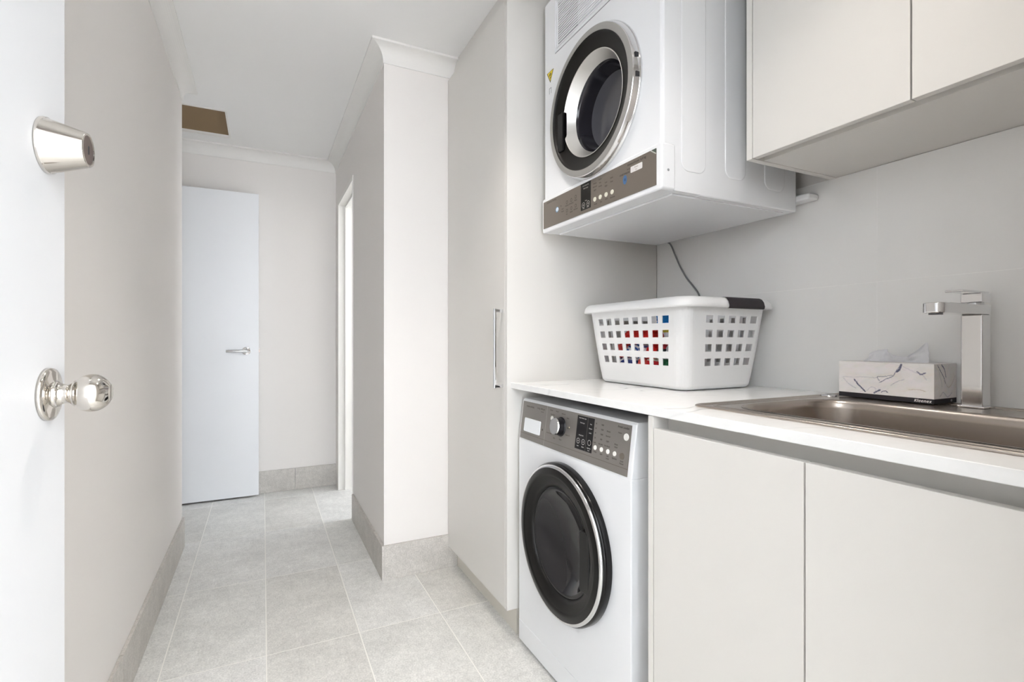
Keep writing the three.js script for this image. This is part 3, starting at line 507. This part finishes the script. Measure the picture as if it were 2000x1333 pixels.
// ---------------------------------------------------------------- dryer, hung upside down on the wall
{
  const D0 = 0.962, D1 = 1.55, X = 0.889, XB = 1.402, Y0 = 1.425, YM = 1.543, Y1 = 2.228, DC = 1.2555, DY = 1.757, R = 0.221;
  const t = thing('tumble_dryer', 'white wall-mounted tumble dryer hung upside down with a silver round door', 'tumble dryer', [1.15, Y0, 1.256]);
  const front = roundedRect(D1 - D0, Y1 - YM + 0.03, 0.012); const h = new THREE.Path(); h.absarc(DC - (D0 + D1) / 2, DY - (Y1 + YM - 0.03) / 2, 0.19, 0, Math.PI * 2, true); front.holes.push(h);
  const plate = faceX(front, X + 0.14, (Y1 + YM - 0.03) / 2, (D0 + D1) / 2, 0.14, 0.008, 64);
  const back = rbox(X + 0.13, XB, Y0, Y1, D0, D1, 0.004);
  part('body', [plate, back, box(0.906, 1.025, Y0 + 0.002, YM - 0.02, D0, D1)], M.appliance, t);
  part('drum_housing', latheX([[0.19, -0.01], [0.19, -0.135], [0, -0.137]], X, DY, DC, 64), (() => { const m = M.applianceDark.clone(); m.side = THREE.DoubleSide; return m; })(), t);
  // pressed ribs on the side
  for (const [x0, x1, y0] of [[0.953, 1.035, 1.475], [1.11, 1.185, 1.478], [1.265, 1.346, 1.468]]) part('side_rib', (() => { const s = roundedRect(x1 - x0 - 0.004, Y1 - y0 - 0.04, 0.022); const g = new THREE.ExtrudeGeometry(s, { depth: 0.0004, bevelEnabled: true, bevelThickness: 0.0012, bevelSize: 0.004, bevelSegments: 3, curveSegments: 8 }); g.translate((x0 + x1) / 2, (Y1 + y0) / 2 - 0.01, -D0 + 0.0002); return uvMetres(g); })(), M.appliance, t);
  part('screw', latheDir([[0.0035, 0], [0.003, 0.001], [0, 0.001]], new THREE.Vector3(0.905, 1.474, -(D0 - 0.0042)), new THREE.Vector3(0, 0, 1), 12), M.applianceDark, t);
  // control housing at the foot, a little larger all round
  const hs = roundedRect(D1 - D0 + 0.008, YM - Y0, 0.008);
  const house = faceX(hs, 0.925, (Y0 + YM) / 2, (D0 + D1) / 2, 0.925 - 0.884, 0.004);
  part('control_housing', house, M.appliance, t);
  part('base_tray', [rbox(0.94, XB - 0.03, Y0 - 0.0035, Y0 + 0.002, D0 + 0.02, D1 - 0.02, 0.0015)], M.appliance, t);
  // fascia
  const w = 0.566, ph = 0.092, far = 1.5425, top = 1.5305;
  const print = panelPrint(w, ph, '#7d746b', (c, p) => {
    smallText(c, p, [['FISHER & PAYKEL', 0.055, 0.0075, 1]], 0.008, '#4a413a');
    smallText(c, p, [['Vented Dryer  6.0 kg', 0.492, 0.0095, 1]], 0.0078, '#2f2824');
    c.fillStyle = '#f3f0ee'; c.beginPath(); c.roundRect(p(0.468), p(0.0175), p(0.047), p(0.0165), 8); c.fill(); smallText(c, p, [['Sensor', 0.491, 0.0225, 0.8], ['Dry', 0.491, 0.0295, 0.8]], 0.006, '#b3a7a2');
    c.fillStyle = '#15130f'; c.fillRect(p(0.232), p(0.0), p(0.053), p(0.082)); smallText(c, p, [['Iron Damp Dry', 0.258, 0.008, 0.75], ['Time to go', 0.258, 0.0165, 0.8], ['Time', 0.26, 0.055, 0.8], ['Less', 0.247, 0.076, 0.8], ['More', 0.27, 0.076, 0.8]], 0.0062, '#d8d3cb');
    c.strokeStyle = '#d8d3cb'; c.lineWidth = 4; for (const x of [0.246, 0.271]) { c.beginPath(); c.arc(p(x), p(0.0665), p(0.0075), 0, 7); c.stroke(); c.beginPath(); c.arc(p(x), p(0.0665), p(0.002), 0, 7); c.stroke(); }
    c.strokeStyle = '#3d342c'; c.lineWidth = 4; for (const [x, y] of [[0.152, 0.035], [0.178, 0.034], [0.203, 0.03], [0.152, 0.062], [0.178, 0.06], [0.203, 0.058]]) { c.beginPath(); c.roundRect(p(x - 0.004), p(y - 0.005), p(0.008), p(0.009), 8); c.stroke(); }
    smallText(c, p, [['Cottons', 0.152, 0.045], ['Synthetic', 0.178, 0.044], ['Wool', 0.203, 0.04], ['Air', 0.152, 0.073], ['Quick', 0.178, 0.071], ['Delicate', 0.203, 0.068], ['On', 0.116, 0.038], ['Start', 0.126, 0.05], ['Pause', 0.126, 0.058], ['Heavy', 0.306, 0.016], ['Normal', 0.306, 0.026], ['Light', 0.306, 0.036], ['Extra', 0.332, 0.011], ['Dry', 0.332, 0.021], ['Damp', 0.332, 0.031], ['Low', 0.36, 0.028], ['High', 0.36, 0.038], ['Auto', 0.386, 0.022], ['Time', 0.386, 0.033], ['Temp', 0.309, 0.078], ['Dry', 0.336, 0.078], ['Anti', 0.362, 0.076], ['Wrinkle', 0.39, 0.078]], 0.0056, '#3d342c');
    smallText(c, p, [['START/PAUSE', 0.443, 0.0285, 1]], 0.0068, '#2f2824'); smallText(c, p, [['Delay', 0.46, 0.02, 0.9]], 0.006, '#4a413a');
    c.fillStyle = '#4f76a6'; c.beginPath(); c.ellipse(p(0.4445), p(0.045), p(0.0085), p(0.0125), 0, 0, 7); c.fill(); smallText(c, p, [['II', 0.4445, 0.045, 1]], 0.008, '#16202e');
    c.fillStyle = '#6f94b4'; c.beginPath(); c.arc(p(0.0915), p(0.0445), p(0.0095), 0, 7); c.fill();
    c.fillStyle = '#5d6a60'; c.beginPath(); c.moveTo(p(w), 0); c.lineTo(p(w - 0.016), 0); c.lineTo(p(w), p(0.011)); c.fill(); c.strokeStyle = '#cfd3cd'; c.lineWidth = 7; c.beginPath(); c.moveTo(p(w - 0.02), 0); c.lineTo(p(w), p(0.0135)); c.stroke();
  });
  const fm = new THREE.MeshPhysicalMaterial({ map: print, roughness: 0.4, metalness: 0.4 });
  const cp = new THREE.Group(); cp.name = 'control_panel'; t.add(cp); cp.position.set(0.8838 - t.position.x, top - t.position.y, -far - t.position.z); cp.rotation.y = -Math.PI / 2;
  const pg = new THREE.BoxGeometry(w, ph, 0.0016); pg.translate(w / 2, -ph / 2, 0.0008);
  const pm = new THREE.Mesh(pg, [M.panelGrey, M.panelGrey, M.panelGrey, M.panelGrey, fm, M.panelGrey]); pm.name = 'fascia'; pm.userData.label = 'brown-grey fascia with printed programme names'; pm.castShadow = pm.receiveShadow = true; cp.add(pm);
  const btn = std('#d9d6c6', 0.4);
  const disc = (r, x, y, m) => { const g = new THREE.CylinderGeometry(r * 0.92, r, 0.0018, 28); g.rotateX(Math.PI / 2); g.translate(x, -y, 0.0024); const o = new THREE.Mesh(g, m); o.name = 'button'; o.castShadow = o.receiveShadow = true; cp.add(o); };
  for (const x of [0.306, 0.333, 0.361, 0.389]) disc(0.0068, x, 0.0635, btn);
  disc(0.0068, 0.0935, 0.0445, std('#d5e2ee', 0.4));
  // grille in the upper far corner
  const grille = new THREE.Group(); grille.name = 'vent_grille'; t.add(grille); grille.position.set(X - 0.0005 - t.position.x, 0, 0).setY(2.105 - t.position.y).setZ(-1.27 - t.position.z);
  const gl = (name, geo, mat) => { const m = new THREE.Mesh(geo, mat); m.name = name; m.castShadow = m.receiveShadow = true; grille.add(m); };
  const inG = (g) => g.translate(-(X - 0.0005), -2.105, 1.27);
  gl('frame', join([box(X - 0.0022, X, 2.022, 2.024, 1.07, 1.474), box(X - 0.0022, X, 2.022, 2.2, 1.472, 1.474), box(X - 0.0022, X, 2.034, 2.0355, 1.08, 1.462), box(X - 0.0022, X, 2.034, 2.19, 1.4605, 1.462)].map(inG)), M.appliance);
  gl('backing', inG(box(X - 0.0012, X, 2.042, 2.186, 1.335, 1.452)), std('#8e9196', 0.6)); gl('blank_plate', inG(box(X - 0.0012, X, 2.042, 2.186, 1.09, 1.335)), std('#d3d5da', 0.5)); gl('groove', inG(box(X - 0.0006, X, 2.0205, 2.0222, 1.07, 1.474)), std('#8a8c90', 0.7));
  for (let k = 0; k < 18; k++) gl('slat', inG(box(X - 0.003, X - 0.001, 2.044 + k * 0.008, 2.048 + k * 0.008, 1.09, 1.452)), M.appliance);
  // warning label
  part('warning_label', (() => { const s = new THREE.Shape(); s.moveTo(-0.0225, 0.018); s.lineTo(0.0225, 0.018); s.lineTo(0, -0.021); s.closePath(); return faceX(s, X, 1.959, 1.507, 0.0006); })(), (() => {
    const tx = canvasTexture(128, 128, (c) => { c.fillStyle = '#3a3416'; c.fillRect(0, 0, 128, 128); c.fillStyle = '#e6cf1e'; c.beginPath(); c.moveTo(14, 11); c.lineTo(114, 11); c.lineTo(64, 112); c.fill(); c.fillStyle = '#4a3a10'; c.fillRect(58, 22, 12, 40); c.fillRect(44, 30, 10, 26); c.fillRect(74, 30, 10, 26); c.beginPath(); c.arc(64, 76, 8, 0, 7); c.fill(); });
    tx.repeat.set(1 / 0.047, 1 / 0.041); tx.offset.set((1.507 + 0.0235) / 0.047, -(1.938) / 0.041); tx.wrapS = tx.wrapT = THREE.RepeatWrapping; return new THREE.MeshPhysicalMaterial({ map: tx, roughness: 0.4 });
  })(), t, 'yellow triangular warning sticker');
  part('warning_mark', [box(X - 0.0005, X + 0.001, 1.9, 1.92, 1.5, 1.502), box(X - 0.0005, X + 0.001, 1.9, 1.92, 1.512, 1.514), box(X - 0.0005, X + 0.001, 1.918, 1.92, 1.502, 1.512)], M.applianceDark, t);
  // door: chrome bevel, grey face, black funnel, silver throat, dark glass
  const door = part('door', latheX([[0.192, -0.004], [R, -0.004], [R, 0.004], [R - 0.002, 0.006], [R - 0.003, 0.008], [R - 0.0065, 0.022], [R - 0.009, 0.0245]], X, DY, DC, 96), M.chrome, t, 'polished chrome bevel of the round door');
  part('door_face', latheX([[R - 0.009, 0.0245], [R - 0.0115, 0.0255], [R - 0.026, 0.0265], [R - 0.0275, 0.0255]], X, DY, DC, 96), std('#a8a6a2', 0.4, { metalness: 0.5 }), door, 'grey ring of the door');
  part('door_funnel', latheX([[R - 0.0275, 0.0255], [R - 0.0295, 0.021], [R - 0.035, 0.016], [0.153, 0.008], [0.151, 0.0085]], X, DY, DC, 96), std('#141210', 0.4, { specularIntensity: 0.5 }), door, 'black inner ring');
  const throat = M.chromeSoft.clone(); throat.side = THREE.DoubleSide; throat.roughness = 0.36; throat.color.set('#dedcd9');
  part('door_throat', latheX([[0.152, 0.0095], [0.1505, 0.0105], [0.149, 0.0095], [0.131, -0.024], [0.1295, -0.026]], X, DY, DC, 96), throat, door, 'silver throat round the glass');
  part('glass_rim', latheX([[0.13, -0.025], [0.128, -0.029], [0.124, -0.033], [0.121, -0.05], [0.113, -0.075]], X, DY, DC, 96), std('#232227', 0.12), door, 'black flank of the glass bowl');
  part('door_glass', latheX([[0.1135, -0.0745], [0.105, -0.077], [0.06, -0.079], [0, -0.08]], X, DY, DC, 96), std('#54545a', 0.1, { clearcoat: 0.4, clearcoatRoughness: 0.05 }), door, 'dark grey door glass');
  part('door_catch', faceX(roundedRect(0.034, 0.128, 0.006), X - 0.006, 1.727, 1.412, 0.014, 0.003), M.glossBlack, door, 'black grip in the door ring');
  for (const y of [1.745, 1.797]) part('hinge_cover', (() => { const d = DC - Math.sqrt((R - 0.0022) ** 2 - (y - DY) ** 2); return rbox(X - 0.019, X - 0.0075, y - 0.0065, y + 0.0065, d, d + 0.008, 0.0008, 1); })(), M.plasticBlack, door, 'black hinge gap in the chrome bevel');
  part('power_cord', tube([[1.38, 1.432, 1.49], [1.415, 1.424, 1.49], [1.438, 1.38, 1.485], [1.443, 1.335, 1.465], [1.4466, 1.285, 1.433], [1.4466, 1.25, 1.4], [1.4466, 1.215, 1.372], [1.4466, 1.15, 1.35], [1.4466, 1.06, 1.345]], 0.0032, 60, 10), M.cord, t, 'grey power cord hanging down behind the basket');
}
meta(part('wall_bracket', [rbox(1.4035, RW - 0.0003, 1.456, 1.474, 0.925, 1.54, 0.006, 3)], M.plasticWhite, scene), 'white metal mounting bar on the tiles behind the dryer', 'bracket');

// ---------------------------------------------------------------- laundry basket
const BK = { x: 1.2393, d: 1.3, y: BT };
{
  const t = thing('laundry_basket', 'white plastic laundry basket with square holes and a dark grip', 'laundry basket', [BK.x, BK.y, BK.d]);
  // half sizes at the foot and just under the rim
  const half = (h) => { const k = h / 0.25, e = Math.pow(k, 0.85); return [0.147 + 0.03 * e, 0.205 + 0.034 * e, 0.039 + 0.003 * k]; };
  const colsLong = 8, colsShort = 5, NA = 8;
  // one side of the perimeter as fractions -1..1 of the straight run, with flags for hole columns
  const stations = [];
  const sideCuts = (n, pitch, hole, run) => { const cuts = [-run]; const flags = []; for (let i = 0; i < n; i++) { const c = (i - (n - 1) / 2) * pitch; cuts.push(c - hole / 2, c + hole / 2); flags.push(0, 1); } cuts.push(run); flags.push(0); return [cuts, flags]; };
  // side order: -x side (d from + to -), near side, +x side, far side ; generic point from (side, fraction) for given half sizes
  const make = (h, off) => {
    const [hx, hd, r] = half(h), R2 = r, ax = hx - off, ad = hd - off, rr = Math.max(0.004, R2 - off), out = [];
    const [cl] = sideCuts(colsLong, 0.0465, 0.0285, 1), [cs] = sideCuts(colsShort, 0.0465, 0.029, 1);
    const along = (cuts, run, k) => cuts.map((c, i) => (i === 0 ? -run : i === cuts.length - 1 ? run : c * k));
    const kl = (hd - 0.06) / (0.239 - 0.06), ks = (hx - 0.06) / (0.173 - 0.06);
    const l = along(cl, ad - rr, kl), s = along(cs, ax - rr, ks);
    const corner = (sx, sd, a0) => { for (let i = 1; i < NA; i++) { const q = THREE.MathUtils.degToRad(a0 + (90 * i) / NA); out.push([sx * (ax - rr) + rr * Math.cos(q), sd * (ad - rr) + rr * Math.sin(q)]); } };
    for (const c of l) out.push([-ax, -c]);            // -x side: far to near
    corner(-1, -1, 180);
    for (const [i, c] of s.entries()) out.push([c + (i && i < s.length - 1 ? 0.019 * ks : 0), -ad]);             // near side
    corner(1, -1, 270);
    for (const c of l) out.push([ax, c]);
    corner(1, 1, 0);
    for (const c of s) out.push([-c, ad]);
    corner(-1, 1, 90);
    return out;
  };
  const flagsFor = () => { const L = sideCuts(colsLong, 1, 1, 1)[1], S = sideCuts(colsShort, 1, 1, 1)[1], f = []; for (const side of [L, S, L, S]) { f.push(...side); for (let i = 0; i < NA; i++) f.push(0); } return f; };
  const F = flagsFor();
  const rows = [[0.072, 0.094], [0.1145, 0.1365], [0.157, 0.179], [0.1995, 0.2215]];
  const hs = [0.0, 0.012, 0.04]; const rowFlag = [0, 0]; 
  let prev = 0.04; for (const [a, b] of rows) { if (a > prev) { hs.push(a); rowFlag.push(0); } hs.push(b); rowFlag.push(1); prev = b; } hs.push(0.25); rowFlag.push(0);
  const TH = 0.0028, pos = [];
  const foot = 0.014, ringAt = (h, off) => { const extra = h < 0.012 ? foot * (1 - Math.sqrt(Math.max(0, 1 - (1 - h / 0.014) ** 2))) : 0; return make(h, off + extra).map(([x, d]) => [BK.x + x, BK.y + 0.001 + h, -(BK.d + d)]); };
  const hh = [0, 0.0025, 0.006, 0.0119]; const heights = [...hh, ...hs.slice(2)]; const rf = [0, 0, 0, 0, ...rowFlag.slice(2)];
  const O = heights.map((h) => ringAt(h, 0)), I = heights.map((h) => ringAt(Math.max(h, 0.003), TH)), N = O[0].length;
  const quad = (a, b, c, e) => pos.push(...a, ...b, ...c, ...a, ...c, ...e);
  for (let j = 0; j + 1 < heights.length; j++) for (let i = 0; i < N; i++) {
    const k = (i + 1) % N, rowHole = rf[j], isHole = rowHole && F[i];
    if (!isHole) { quad(O[j][i], O[j + 1][i], O[j + 1][k], O[j][k]); quad(I[j][i], I[j][k], I[j + 1][k], I[j + 1][i]); }
    else { quad(O[j][i], I[j][i], I[j + 1][i], O[j + 1][i]); quad(O[j][k], O[j + 1][k], I[j + 1][k], I[j][k]); quad(O[j][i], O[j][k], I[j][k], I[j][i]); quad(O[j + 1][i], I[j + 1][i], I[j + 1][k], O[j + 1][k]); }
  }
  const cO = [BK.x, BK.y + 0.001, -BK.d], cI = [BK.x, BK.y + 0.004, -BK.d];
  for (let i = 0; i < N; i++) { const k = (i + 1) % N; pos.push(...O[0][i], ...O[0][k], ...cO); pos.push(...I[0][i], ...cI, ...I[0][k]); }
  const g = new THREE.BufferGeometry(); g.setAttribute('position', new THREE.Float32BufferAttribute(pos, 3)); g.computeVertexNormals(); g.setAttribute('uv', new THREE.Float32BufferAttribute(new Float32Array(pos.length / 3 * 2), 2));
  const bm = M.plasticWhite.clone(); bm.side = THREE.DoubleSide;
  part('tub', g, bm, t);
  // rolled rim: swept profile
  const rimProfile = [[-0.003, 0.247], [0.01, 0.2475], [0.0205, 0.244], [0.0245, 0.2445], [0.026, 0.25], [0.0225, 0.262], [0.016, 0.2705], [0.008, 0.2745], [-0.001, 0.2745], [-0.004, 0.27], [-0.004, 0.247]];
  const rim = (select, grow, prof) => {
    const rings = prof.map(([o, h]) => make(0.25, -o - grow * 1).map(([x, d]) => [BK.x + x, BK.y + h, -(BK.d + d)])), p = [], n = rings[0].length;
    for (let j = 0; j + 1 < rings.length; j++) for (let i = 0; i < n; i++) { if (!select(i, rings[j][i], rings[j][(i + 1) % n])) continue; const k = (i + 1) % n; p.push(...rings[j][i], ...rings[j][k], ...rings[j + 1][k], ...rings[j][i], ...rings[j + 1][k], ...rings[j + 1][i]); }
    const q = new THREE.BufferGeometry(); q.setAttribute('position', new THREE.Float32BufferAttribute(p, 3)); q.computeVertexNormals(); return q;
  };
  const smooth = (q) => { const m = new Map(), p = q.attributes.position, nn = q.attributes.normal, key = (i) => [p.getX(i), p.getY(i), p.getZ(i)].map((v) => Math.round(v * 2e4)).join(); for (let i = 0; i < p.count; i++) { const k = key(i), v = m.get(k) ?? [0, 0, 0]; v[0] += nn.getX(i); v[1] += nn.getY(i); v[2] += nn.getZ(i); m.set(k, v); } for (let i = 0; i < p.count; i++) { const v = m.get(key(i)), l = Math.hypot(...v) || 1; nn.setXYZ(i, v[0] / l, v[1] / l, v[2] / l); } return q; };
  part('rim', smooth(rim(() => true, 0, rimProfile)), bm, t);
  const gripMat = M.darkGrip.clone(); gripMat.side = THREE.DoubleSide;
  // grips: a band wrapped over the rim in the middle of the two short ends
  for (const s of [-1, 1]) {
    const sx = [1.208 - BK.x, 1.36 - BK.x].map((v) => (s < 0 ? v : -v)).sort((a, b) => a - b), hd = half(0.25)[1];
    const prof = [[0.0215, 0.2425], [0.0262, 0.2438], [0.0278, 0.2505], [0.0242, 0.2632], [0.0172, 0.2722], [0.0085, 0.2763], [-0.002, 0.2763]];
    const p = [], M2 = 24;
    for (let j = 0; j + 1 < prof.length; j++) for (let i = 0; i < M2; i++) { const x0 = sx[0] + ((sx[1] - sx[0]) * i) / M2, x1 = sx[0] + ((sx[1] - sx[0]) * (i + 1)) / M2; const P = (x, [o, h]) => [BK.x + x, BK.y + h, -(BK.d + s * (hd + o))]; p.push(...P(x0, prof[j]), ...P(x1, prof[j]), ...P(x1, prof[j + 1]), ...P(x0, prof[j]), ...P(x1, prof[j + 1]), ...P(x0, prof[j + 1])); }
    const q = new THREE.BufferGeometry(); q.setAttribute('position', new THREE.Float32BufferAttribute(p, 3)); q.computeVertexNormals();
    part('grip', smooth(q), gripMat, t, 'dark soft grip over the rim');
  }
}
// ---------------------------------------------------------------- clothes in the basket
{
  const print = (draw) => new THREE.MeshPhysicalMaterial({ map: canvasTexture(128, 128, draw), roughness: 0.9 });
  const plain = (c) => std(c, 0.9);
  const bands = (...cols) => print((c) => cols.forEach((k, i) => { c.fillStyle = k; c.fillRect(0, (128 * i) / cols.length, 128, 128 / cols.length + 1); }));
  const flag = print((c) => { c.fillStyle = '#26397d'; c.fillRect(0, 0, 128, 128); c.strokeStyle = '#f4f2f2'; c.lineWidth = 18; for (const [a, b, e, f] of [[0, 0, 128, 128], [128, 0, 0, 128], [64, 0, 64, 128], [0, 64, 128, 64]]) { c.beginPath(); c.moveTo(a, b); c.lineTo(e, f); c.stroke(); } c.strokeStyle = '#cf2434'; c.lineWidth = 9; for (const [a, b, e, f] of [[64, 0, 64, 128], [0, 64, 128, 64]]) { c.beginPath(); c.moveTo(a, b); c.lineTo(e, f); c.stroke(); } });
  const wavy = print((c) => { c.fillStyle = '#f0f1f4'; c.fillRect(0, 0, 128, 128); c.strokeStyle = '#2c55a0'; c.lineWidth = 15; for (let k = -1; k < 4; k++) { c.beginPath(); for (let x = 0; x <= 128; x += 8) { const y = k * 42 + x * 0.5 + 8 * Math.sin(x / 20); x ? c.lineTo(x, y) : c.moveTo(x, y); } c.stroke(); } });
  // name, label, position (x, y, d), half sizes, material
  const list = [
    ['towel', 'bright blue cloth lying on top at the near end of the basket', 'cloth', [1.135, 1.118, 1.165], [0.045, 0.026, 0.055], plain('#0f86d8')],
    ['shirt', 'red, white and blue patterned shirt under the bright blue cloth', 'shirt', [1.135, 1.065, 1.15], [0.042, 0.024, 0.045], bands('#d8303a', '#e8d24a', '#f2f2f4', '#2068c4', '#2068c4')],
    ['shirt', 'bright red shirt in the middle of the basket', 'shirt', [1.13, 1.063, 1.3], [0.042, 0.025, 0.08], plain('#dd2a22')],
    ['sock', 'pale grey rolled sock at the near end of the basket', 'sock', [1.125, 1.015, 1.15], [0.034, 0.024, 0.03], bands('#d4d6da', '#d4d6da', '#d4d6da', '#27324f')],
    ['sock', 'red sock below the bright red shirt', 'sock', [1.125, 1.012, 1.235], [0.036, 0.024, 0.028], plain('#e3231f')],
    ['scarf', 'black, red and green striped scarf in the basket', 'scarf', [1.125, 1.01, 1.19], [0.035, 0.023, 0.026], bands('#d9414c', '#1b1a20', '#1f7048', '#f0f0f0')],
    ['cloth', 'white and blue wavy-striped cloth in the basket', 'cloth', [1.125, 1.012, 1.31], [0.036, 0.024, 0.05], wavy],
    ['cloth', 'coral red cloth towards the far end of the basket', 'cloth', [1.125, 1.014, 1.385], [0.036, 0.025, 0.027], plain('#d94a45')],
    ['cloth', 'dark green cloth at the bottom of the basket', 'cloth', [1.125, 0.965, 1.175], [0.033, 0.028, 0.032], plain('#1f6340')],
    ['cloth', 'white cloth with a navy corner at the bottom of the basket', 'cloth', [1.12, 0.968, 1.135], [0.03, 0.025, 0.018], bands('#e6e9ef', '#cfd4de', '#2b3c63')],
    ['scarf', 'cream, red and green banded scarf at the bottom of the basket', 'scarf', [1.12, 0.968, 1.23], [0.032, 0.026, 0.028], bands('#eadfce', '#c22129', '#c22129', '#2c7a4c')],
    ['cloth', 'pink and white cloth at the bottom of the basket', 'cloth', [1.12, 0.968, 1.28], [0.032, 0.026, 0.026], plain('#e86a62')],
    ['cloth', 'white cloth with navy stripes at the bottom of the basket', 'cloth', [1.12, 0.968, 1.33], [0.032, 0.026, 0.026], bands('#f0f2f6', '#34427c', '#f0f2f6', '#c9cfdd')],
    ['cloth', 'navy, white and red crossed-print cloth at the bottom of the basket', 'cloth', [1.12, 0.968, 1.38], [0.032, 0.026, 0.026], flag],
  ];
  list.forEach(([name, label, cat, [x, y, d], [a, b, e], mat], q) => {
    const g = new THREE.IcosahedronGeometry(1, 14), p = g.attributes.position, uv = g.attributes.uv, v = new THREE.Vector3();
    for (let i = 0; i < p.count; i++) {
      v.fromBufferAttribute(p, i); const s = 1 + 0.22 * noise.noise(v.x * 2.1 + q * 7, v.y * 2.1, v.z * 2.1) + 0.09 * noise.noise(v.x * 6, v.y * 6 + q * 3, v.z * 6);
      const sq = (c) => Math.sign(c) * Math.pow(Math.abs(c), 0.7);     // a folded bundle rather than a ball
      uv.setXY(i, v.z * 0.9 + v.x * 0.3, v.y * 0.5 + 0.5);
      p.setXYZ(i, sq(v.x) * s * a, sq(v.y) * s * b, sq(v.z) * s * e);
    }
    const lim = BK.x - (0.147 + 0.03 * Math.pow(Math.max(0, y - BK.y) / 0.25, 0.85)) + 0.0045; g.computeBoundingBox(); x = Math.max(x, lim - g.boundingBox.min.x);
    const merged = g; merged.computeVertexNormals(); merged.translate(x, y, -d);
    meta(part(name, merged, mat, scene), label, cat, undefined, undefined);
  });
}
renderer.render(scene, camera);
